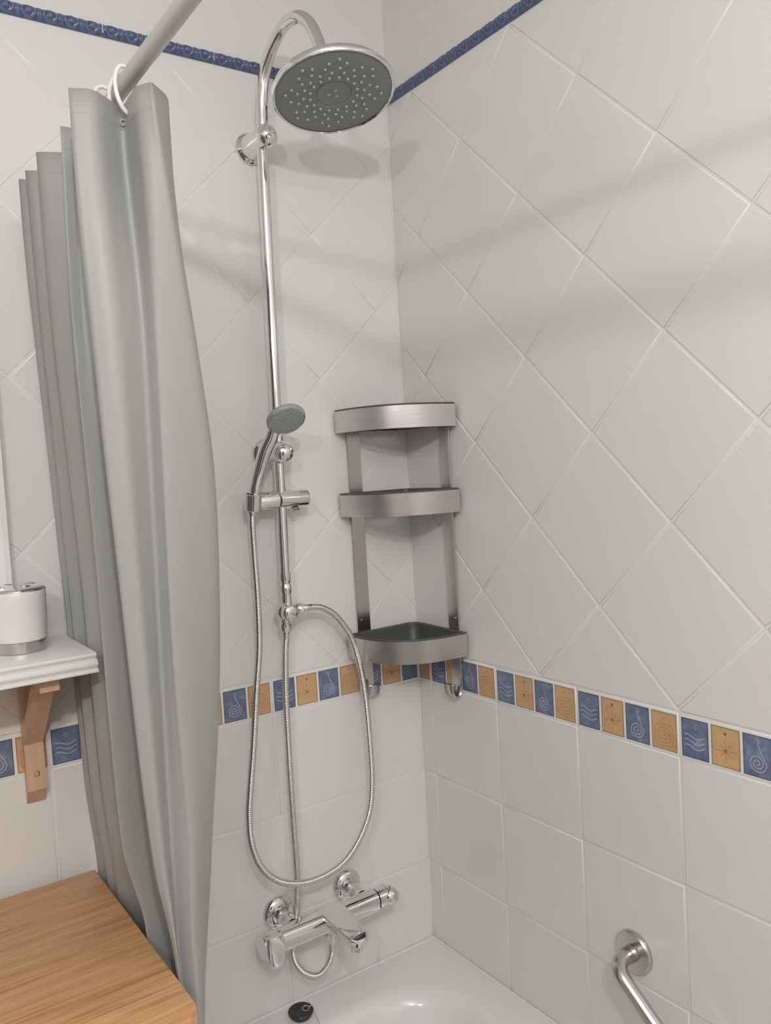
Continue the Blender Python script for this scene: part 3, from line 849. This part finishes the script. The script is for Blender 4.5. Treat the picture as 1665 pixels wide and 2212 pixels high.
for s in (0, 1):
    def sw(x, y, z): return (x, y, z) if s == 0 else (y, x, z)
    a, b = -0.1490, -0.1185
    m_ = M(); box(m_, (a, -0.0060, 0.012), (b, -0.0044, 0.560), 0.0004, 1)
    m_.v = [sw(*p) for p in m_.v]
    up = m_.build('upright_strip', m_strip, cd, smooth=False)
    m_ = M()
    for zz in (0.148,): lathe(m_, sw((a + b) / 2 - .006, -0.0060, zz), sw(0, -1, 0), [(0, 0.0026), (0.0008, 0.0022), (0.0012, 0)], 12)
    m_.build('rivet', m_chrome, cd)
    # hook: the strip curls forward and up
    prof = [(-0.0046, 0.020), (-0.0046, 0.008), (-0.0065, -0.001), (-0.0120, -0.0065), (-0.0190, -0.0065), (-0.0245, -0.001), (-0.0265, 0.008), (-0.0270, 0.020)]
    pr = [(p.x, p.y) for p in catmull([(q[0], q[1], 0) for q in prof], 4)]
    vs = []
    for (y, z) in pr:
        for x in (a + 0.001, b - 0.001): vs.append(sw(x, y, z))
    k = len(pr); fs = [(2 * i, 2 * i + 1, 2 * i + 3, 2 * i + 2) for i in range(k - 1)]
    h = M().add(vs, fs).build('hook', m_satin, cd)
    md = h.modifiers.new('thick', 'SOLIDIFY'); md.thickness = 0.0014; md.offset = 0

# ------------------------------------------------------------------ grab bar on the right wall
gb = thing('grab_bar', (0, -0.545, -0.344), 'polished steel grab bar with a round wall flange, sloping down along the right wall', 'grab bar')
D = Vector((0, -0.79, -0.613)).normalized()
def flange(c):
    m_ = M(); lathe(m_, c, (-1, 0, 0), [(0.0002, 0.0335), (0.002, 0.0345), (0.007, 0.0340), (0.0095, 0.0315), (0.0105, 0.020), (0.0108, 0)], 48)
    m_.build('flange_cover', m_satin, gb)
c0 = Vector((-0.0003, -0.545, -0.344)); c1 = c0 + D * 0.285
flange(c0); flange(c1)
X = Vector((-1, 0, 0)); path = [c0 + X * 0.009, c0 + X * 0.024]
for k in range(0, 91, 10):
    a = math.radians(k); path.append(c0 + X * (0.028 + 0.026 * math.sin(a)) + D * (0.026 - 0.026 * math.cos(a)))
for k in range(90, -1, -10):
    a = math.radians(k); path.append(c1 + X * (0.028 + 0.026 * math.sin(a)) - D * (0.026 - 0.026 * math.cos(a)))
path += [c1 + X * 0.024, c1 + X * 0.009]
m_ = M(); tube(m_, resample(path, 0.004), 0.0122, 28); m_.build('bar_tube', m_satin, gb)
for c in (c0, c1):
    m_ = M(); lathe(m_, c + X * 0.010, X, [(0, 0.0140), (0.001, 0.0136), (0.009, 0.0134), (0.0095, 0.0124)], 32); m_.build('collar', m_satin, gb)

# ------------------------------------------------------------------ wall shelf, brackets, tumbler, mirror
sh = thing('wall_shelf', (-1.0, 0, 0.19), 'white lacquered wall shelf with moulded front edge on wooden brackets', 'shelf')
prof = [(-0.0012, 0.1845), (-0.0012, 0.2130), (-0.1825, 0.2130), (-0.1865, 0.2120), (-0.1880, 0.2095), (-0.1870, 0.2070), (-0.1835, 0.2055), (-0.1835, 0.2045), (-0.1890, 0.2030), (-0.1915, 0.2000), (-0.1920, 0.1965), (-0.1905, 0.1935), (-0.1870, 0.1920), (-0.1870, 0.1910), (-0.1915, 0.1900), (-0.1935, 0.1880), (-0.1935, 0.1855), (-0.1915, 0.1845)]
m_ = M(); prism(m_, prof, 'x', -1.42, -0.7085); m_.build('shelf_board', m_white, sh, angle=25)
for bx in (-0.7710, -1.30):
    bk = M()
    prism(bk, [(-0.0012, -0.047), (-0.0012, 0.184), (-0.0180, 0.184), (-0.0180, -0.0230)], 'x', bx - 0.0140, bx + 0.0140)
    leg = bk.build('bracket_upright', m_beech, sh, smooth=False)
    bk = M(); box(bk, (bx - 0.0135, -0.168, 0.1640), (bx + 0.0135, -0.0183, 0.1842), 0.0006, 1); bk.build('bracket_arm', m_beech, sh, smooth=False)
    bk = M(); prism(bk, [(-0.0183, 0.052), (-0.0183, 0.082), (-0.1080, 0.1638), (-0.1340, 0.1638)], 'x', bx - 0.0140, bx + 0.0140); bk.build('bracket_brace', m_beech, sh, smooth=False)
    m_ = M(); lathe(m_, (bx + 0.001, -0.0180, 0.0030), (0, -1, 0), [(0, 0.0048), (0.0006, 0.0046), (0.0008, 0.0030), (-0.0012, 0.0024), (-0.0012, 0)], 20); m_.build('screw', m_satin, leg)
tb = thing('tumbler', (-0.7885, -0.082, 0.213), 'white ceramic toothbrush tumbler with chrome lid and base, on the white shelf', 'tumbler')
tc_ = Vector((-0.7885, -0.082, 0.2134))
m_ = M(); lathe(m_, tc_, (0, 0, 1), [(0, 0), (0, 0.0335), (0.001, 0.0345), (0.0165, 0.0352), (0.0172, 0.0345)], 56); m_.build('tumbler_base', m_satin, tb)
m_ = M(); lathe(m_, tc_, (0, 0, 1), [(0.0172, 0.030), (0.0174, 0.0356), (0.0195, 0.0366), (0.045, 0.0380), (0.075, 0.0394), (0.0895, 0.0402), (0.0905, 0.0396), (0.0905, 0.036)], 64); m_.build('tumbler_body', m_ceramic, tb)
m_ = M(); lathe(m_, tc_, (0, 0, 1), [(0.0900, 0.0398), (0.0915, 0.0405), (0.0930, 0.0400), (0.0955, 0.036), (0.0975, 0.026), (0.0980, 0.0)], 64)
lid = m_.build('lid', m_chrome, tb)
for k in range(4):
    a = math.radians(20 + 90 * k); p = tc_ + Vector((0.0215 * math.cos(a), 0.0215 * math.sin(a), 0.0965))
    m_ = M(); tube(m_, [p + Vector((0.0078 * math.cos(t_), 0.0078 * math.sin(t_), 0.0008)) for t_ in [6.2832 * i / 24 for i in range(24)]], 0.0007, 8, closed=True); m_.build('lid_ring', m_chrome, lid)
    m_ = M(); lathe(m_, p, (0, 0, 1), [(0.0012, 0.0073), (0.0010, 0)], 20); m_.build('lid_hole', m_plastic, lid)
mr = thing('wall_mirror', (-1.05, 0, 0.62), 'wall mirror in a plain white frame at the far left above the shelf', 'mirror')
mx0, mx1, mz0, mz1 = -1.34, -0.7810, 0.236, 1.05
prof = [(0.0, -0.0012), (0.0, -0.0170), (0.0015, -0.0190), (0.0100, -0.0190), (0.0130, -0.0165), (0.0220, -0.0155), (0.0250, -0.0120), (0.0260, -0.0012)]
vs = []; fs = []; n = len(prof)
for (cx, cz, sx, sz) in ((mx1, mz0, -1, 1), (mx1, mz1, -1, -1), (mx0, mz1, 1, -1), (mx0, mz0, 1, 1)):
    for d, y in prof: vs.append((cx + sx * d, y, cz + sz * d))
for a in range(4):
    b = (a + 1) % 4
    for k in range(n): fs.append((a * n + k, a * n + (k + 1) % n, b * n + (k + 1) % n, b * n + k))
M().add(vs, fs).build('mirror_frame', m_white, mr, angle=30)
box(M(), (mx0 + 0.024, -0.009, mz0 + 0.024), (mx1 - 0.024, -0.0015, mz1 - 0.024)).build('mirror_glass', m_glass, mr, smooth=False)

# ------------------------------------------------------------------ cabinet with bamboo top
cbt = thing('washstand', (-1.05, -0.25, FLOOR), 'low cabinet with a bamboo worktop, beside the curtain', 'cabinet')
CX, CYB, CZ = -0.6965, -0.030, -0.171
def rr2(x0, x1, y0, y1, rs, n=6):
    out = []
    for cx, cy, a0, r in ((x1, y1, 0, rs[0]), (x0, y1, 90, rs[1]), (x0, y0, 180, rs[2]), (x1, y0, 270, rs[3])):
        sx = -1 if cx == x1 else 1; sy = -1 if cy == y1 else 1
        for k in range(n + 1):
            a = math.radians(a0 + 90 * k / n)
            out.append((cx + sx * r + r * math.cos(a), cy + sy * r + r * math.sin(a)))
    return out
loops = []
for d, z in ((0.0015, CZ - 0.038), (0.0, CZ - 0.0365), (0.0, CZ - 0.0025), (0.0008, CZ - 0.0006), (0.0025, CZ)):
    loops.append([(x, y, z) for x, y in rr2(-1.40 + d, CX - d, -0.475 + d, CYB - d, (0.005, 0.005, 0.012, 0.012))])
n = len(loops[0]); vs = [p for l in loops for p in l]; fs = []
for a in range(4):
    for k in range(n): fs.append((a * n + k, a * n + (k + 1) % n, (a + 1) * n + (k + 1) % n, (a + 1) * n + k))
fs += [tuple(range(n)), tuple(4 * n + k for k in range(n))]
wt = M().add(vs, fs).build('worktop', m_bamboo, cbt, angle=50, label='bamboo worktop with fine striped grain')
box(M(), (-1.38, -0.45, FLOOR + 0.06), (-0.735, -0.04, CZ - 0.0385), 0.002).build('cabinet_body', m_white, cbt, smooth=False)
for x0 in (-1.378, -1.056):
    dd = box(M(), (x0, -0.468, FLOOR + 0.07), (x0 + 0.318, -0.4505, CZ - 0.05), 0.002).build('door', m_white, cbt, smooth=False)
    m_ = M(); lathe(m_, (x0 + (0.28 if x0 < -1.2 else 0.04), -0.468, -0.5), (0, -1, 0), [(0, 0.006), (0.012, 0.006), (0.014, 0.013), (0.022, 0.013), (0.024, 0)], 20); m_.build('knob', m_chrome, dd)
for x0 in (-1.36, -0.785):
    for y0 in (-0.43, -0.09):
        box(M(), (x0, y0, FLOOR), (x0 + 0.03, y0 + 0.03, FLOOR + 0.0605), 0.001).build('foot', m_white, cbt, smooth=False)

# ------------------------------------------------------------------ curtain rod, rings, curtain
RX, RZ = -0.681, 0.9265
rod = thing('curtain_rod', (RX, -1.3, RZ), 'grey shower curtain rod running from the back wall towards the viewer', 'curtain rod')
m_ = M(); tube(m_, [Vector((RX, -0.006, RZ)), Vector((RX, -1.2, RZ)), Vector((RX, YF + 0.006, RZ))], 0.0100, 28); m_.build('rod_tube', m_rod, rod)
for y, d in ((-0.0003, -1), (YF + 0.0003, 1)):
    m_ = M(); lathe(m_, (RX, y, RZ), (0, d, 0), [(0, 0.024), (0.006, 0.023), (0.012, 0.016), (0.025, 0.0135), (0.026, 0.0102)], 28); m_.build('rod_socket', m_rod, rod)

TBL = {
 'L1': [(-0.752, -0.424, 0.9), (-0.753, -0.424, 0.853), (-0.752, -0.424, 0.733), (-0.748, -0.424, 0.638), (-0.744, -0.424, 0.489), (-0.738, -0.42, 0.37), (-0.731, -0.41, 0.245), (-0.723, -0.4, 0.096), (-0.716, -0.39, 0.018), (-0.704, -0.38, -0.11)],
 'mid': [(-0.687, -0.406, 0.9), (-0.685, -0.4, 0.81), (-0.685, -0.4, 0.7), (-0.685, -0.4, 0.533), (-0.684, -0.39, 0.362), (-0.682, -0.38, 0.184), (-0.681, -0.38, 0.004), (-0.68, -0.38, -0.15)],
 'cr': [(-0.688, -0.461, 0.900), (-0.684, -0.458, 0.830), (-0.678, -0.455, 0.742), (-0.672, -0.45, 0.583), (-0.671, -0.44, 0.363), (-0.669, -0.43, 0.219), (-0.659, -0.42, 0.047), (-0.655, -0.42, -0.01), (-0.664, -0.42, -0.107)],
 'R1': [(-0.675, -0.479, 0.9), (-0.672, -0.475, 0.883), (-0.657, -0.46, 0.802), (-0.647, -0.45, 0.736), (-0.624, -0.43, 0.614), (-0.599, -0.4, 0.473), (-0.593, -0.38, 0.351), (-0.592, -0.36, 0.225), (-0.596, -0.34, 0.094), (-0.606, -0.33, -0.004), (-0.617, -0.33, -0.099), (-0.635, -0.33, -0.224), (-0.642, -0.33, -0.28)],
 'R2': [(-0.645, -0.44, 0.899), (-0.642, -0.43, 0.875), (-0.64, -0.42, 0.816), (-0.632, -0.4, 0.75), (-0.610, -0.37, 0.624), (-0.586, -0.33, 0.474), (-0.582, -0.31, 0.345), (-0.584, -0.3, 0.213), (-0.590, -0.29, 0.078), (-0.600, -0.28, -0.023), (-0.612, -0.28, -0.122), (-0.634, -0.28, -0.313)],
 'L2': [(-0.735, -0.317, 0.9), (-0.739, -0.317, 0.761), (-0.74, -0.317, 0.656), (-0.736, -0.315, 0.494), (-0.732, -0.31, 0.363), (-0.729, -0.3, 0.207), (-0.726, -0.29, 0.106), (-0.716, -0.27, -0.088)],
 'L3': [(-0.744, -0.22, 0.9), (-0.741, -0.21, 0.788), (-0.736, -0.195, 0.677), (-0.721, -0.165, 0.5), (-0.71, -0.145, 0.351), (-0.704, -0.13, 0.212), (-0.703, -0.13, 0.127), (-0.7, -0.13, -0.005), (-0.695, -0.13, -0.151)],
 'L4': [(-0.743, -0.146, 0.9), (-0.74, -0.138, 0.806), (-0.734, -0.12, 0.69), (-0.721, -0.09, 0.503), (-0.712, -0.07, 0.346), (-0.706, -0.058, 0.199), (-0.704, -0.065, 0.114), (-0.703, -0.075, -0.02), (-0.7, -0.08, -0.169)],
 'L5': [(-0.744, -0.107, 0.9), (-0.743, -0.1, 0.816), (-0.736, -0.085, 0.696), (-0.723, -0.055, 0.504), (-0.714, -0.04, 0.345), (-0.707, -0.03, 0.195), (-0.703, -0.03, 0.107), (-0.7, -0.03, -0.003), (-0.699, -0.035, -0.163)],
}
def at(name, z):
    T = TBL[name]
    if z >= T[0][2]: return T[0][0], T[0][1]
    for a, b in zip(T, T[1:]):
        if z >= b[2]:
            t_ = (a[2] - z) / (a[2] - b[2]); return a[0] + (b[0] - a[0]) * t_, a[1] + (b[1] - a[1]) * t_
    return T[-1][0], T[-1][1]
def smat(name, z):       # smoothed over height
    s = [at(name, z + d) for d in (-0.05, -0.025, 0, 0.025, 0.05)]
    return sum(p[0] for p in s) / 5, sum(p[1] for p in s) / 5
def sstep(a, b, x):
    t_ = min(1, max(0, (x - a) / (b - a))); return t_ * t_ * (3 - 2 * t_)
ZT, ZB = 0.900, -1.06
levels = [ZT - (ZT - ZB) * (k / 72) for k in range(73)]
vs = []; ncol = None
for z in levels:
    L1, mi, cr, R1, R2, L2, L3, L4, L5 = [smat(k, z) for k in ('L1', 'mid', 'cr', 'R1', 'R2', 'L2', 'L3', 'L4', 'L5')]
    q = 0.62 * sstep(0.86, 0.62, z)
    yl = L1[1] + (R1[1] - L1[1]) * 0.45
    mi = (mi[0], mi[1] + (yl - mi[1]) * q); cr = (cr[0], cr[1] + (yl - 0.004 - cr[1]) * q)
    lo = sstep(-0.03, -0.19, z); ml = sstep(-0.25, -0.55, z)
    def R(x, y): return (x, y)
    pts = [L1, (L1[0] * 0.63 + mi[0] * 0.37, L1[1] * 0.63 + mi[1] * 0.37 - 0.0145), (L1[0] * 0.27 + mi[0] * 0.73, L1[1] * 0.27 + mi[1] * 0.73 - 0.005), mi, ((mi[0] + cr[0]) / 2, (mi[1] + cr[1]) / 2 - 0.004), cr, ((cr[0] + R1[0]) / 2, (cr[1] + R1[1]) / 2 - 0.006), R1, (R2[0] + 0.001, R2[1]),
           ((R2[0] + L2[0]) / 2 + 0.004, (R2[1] + L2[1]) / 2), (L2[0] + 0.018, L2[1] - 0.002), L2, (-0.700, L2[1] + 0.004), (-0.652, L2[1] * .7 + L3[1] * .3 + .004), (-0.655, L2[1] * .4 + L3[1] * .6), L3, (-0.688, L3[1] + 0.004), (-0.652, L3[1] * .75 + L4[1] * .25), (-0.655, L3[1] * .4 + L4[1] * .6), L4, (-0.686, L4[1] + 0.003), (-0.655, L4[1] * .7 + L5[1] * .3), (-0.660, L4[1] * .4 + L5[1] * .6), L5, (-0.692, L5[1] + 0.012), (-0.675, L5[1] + 0.010)]
    out = []
    iL2 = pts.index(L2)
    for ip, (x, y) in enumerate(pts):
        if ip > iL2: x = x + (min(x, -0.680) - x) * sstep(0.05, -0.15, z)
        xl = -0.690 + 0.018 * (x + 0.75) / 0.13      # squeezed between cabinet and tub low down
        xx = x * (1 - lo) + max(x, -0.690) * lo
        xx = xx * (1 - ml) + (-0.689 + 0.022 * min(1, max(0, (x + 0.72) / 0.12))) * ml
        out.append((xx, y, z))
    P = catmull(out, 5)
    ncol = len(P); vs += P
fs = []
for a in range(len(levels) - 1):
    for k in range(ncol - 1):
        fs.append((a * ncol + k, a * ncol + k + 1, (a + 1) * ncol + k + 1, (a + 1) * ncol + k))
cu = thing('shower_curtain', (-0.69, -0.27, -1.06), 'pale grey shower curtain bunched in deep folds at the wall end of its rod', 'curtain')
co = M().add(vs, fs).build('curtain_cloth', m_curtain, cu, angle=180)
md = co.modifiers.new('thick', 'SOLIDIFY'); md.thickness = 0.0007; md.offset = 0
# stitched top hem: a thin raised seam 3.8 cm below the top
row = [i for i, z in enumerate(levels) if z < ZT - 0.022][0]
sm = [vs[row * ncol + k] + Vector((0, 0, 0)) for k in range(ncol)]
m_ = M(); tube(m_, resample(sm, 0.004), 0.0006, 6); m_.build('hem_seam', m_curtain, cu)
m_ = M(); lathe(m_, Vector((-0.6872, -0.4085, 0.8795)), (-0.35, -0.9, 0.1), [(-0.002, 0.0024), (0.0006, 0.0042), (0.0012, 0.0036), (0.0008, 0.0024)], 20)
m_.build('eyelet', m_curtain, cu)

def ring(name, c, yaw, tilt, w_, h_, label):
    t = []
    cc = Vector(c)
    u = Vector((math.cos(yaw), math.sin(yaw), 0)); wv = Vector((-math.sin(yaw) * math.sin(tilt), math.cos(yaw) * math.sin(tilt), math.cos(tilt)))
    for k in range(33):
        a = math.radians(-75 + 350 * k / 33)
        rr = 1 + 0.05 * math.sin(a)
        t.append(cc + u * (w_ * math.cos(a)) + wv * (h_ * math.sin(a) * rr))
    m_ = M(); tube(m_, t, 0.0026, 10)
    o = m_.build(name, m_ring, loc=c)
    return tag(o, label, 'curtain ring', 'white rings holding the curtain to its rod')
ring('curtain_ring', (RX - 0.001, -0.415, RZ - 0.013), 0.35, 0.10, 0.0165, 0.0290, 'white plastic curtain ring nearest the viewer, through the front eyelet')
ring('curtain_ring', (RX + 0.002, -0.392, RZ - 0.012), -0.25, -0.25, 0.0165, 0.0270, 'white plastic curtain ring just behind the frontmost one, twisted')
ring('curtain_ring', (RX - 0.008, -0.365, RZ - 0.012), 0.15, 0.35, 0.0175, 0.0270, 'white plastic curtain ring third from the front, half hidden by cloth')

# ------------------------------------------------------------------ lift everything so that the floor is at z = 0
for o in S.objects:
    if o.parent is None and o is not camo:
        o.location.z += ZO
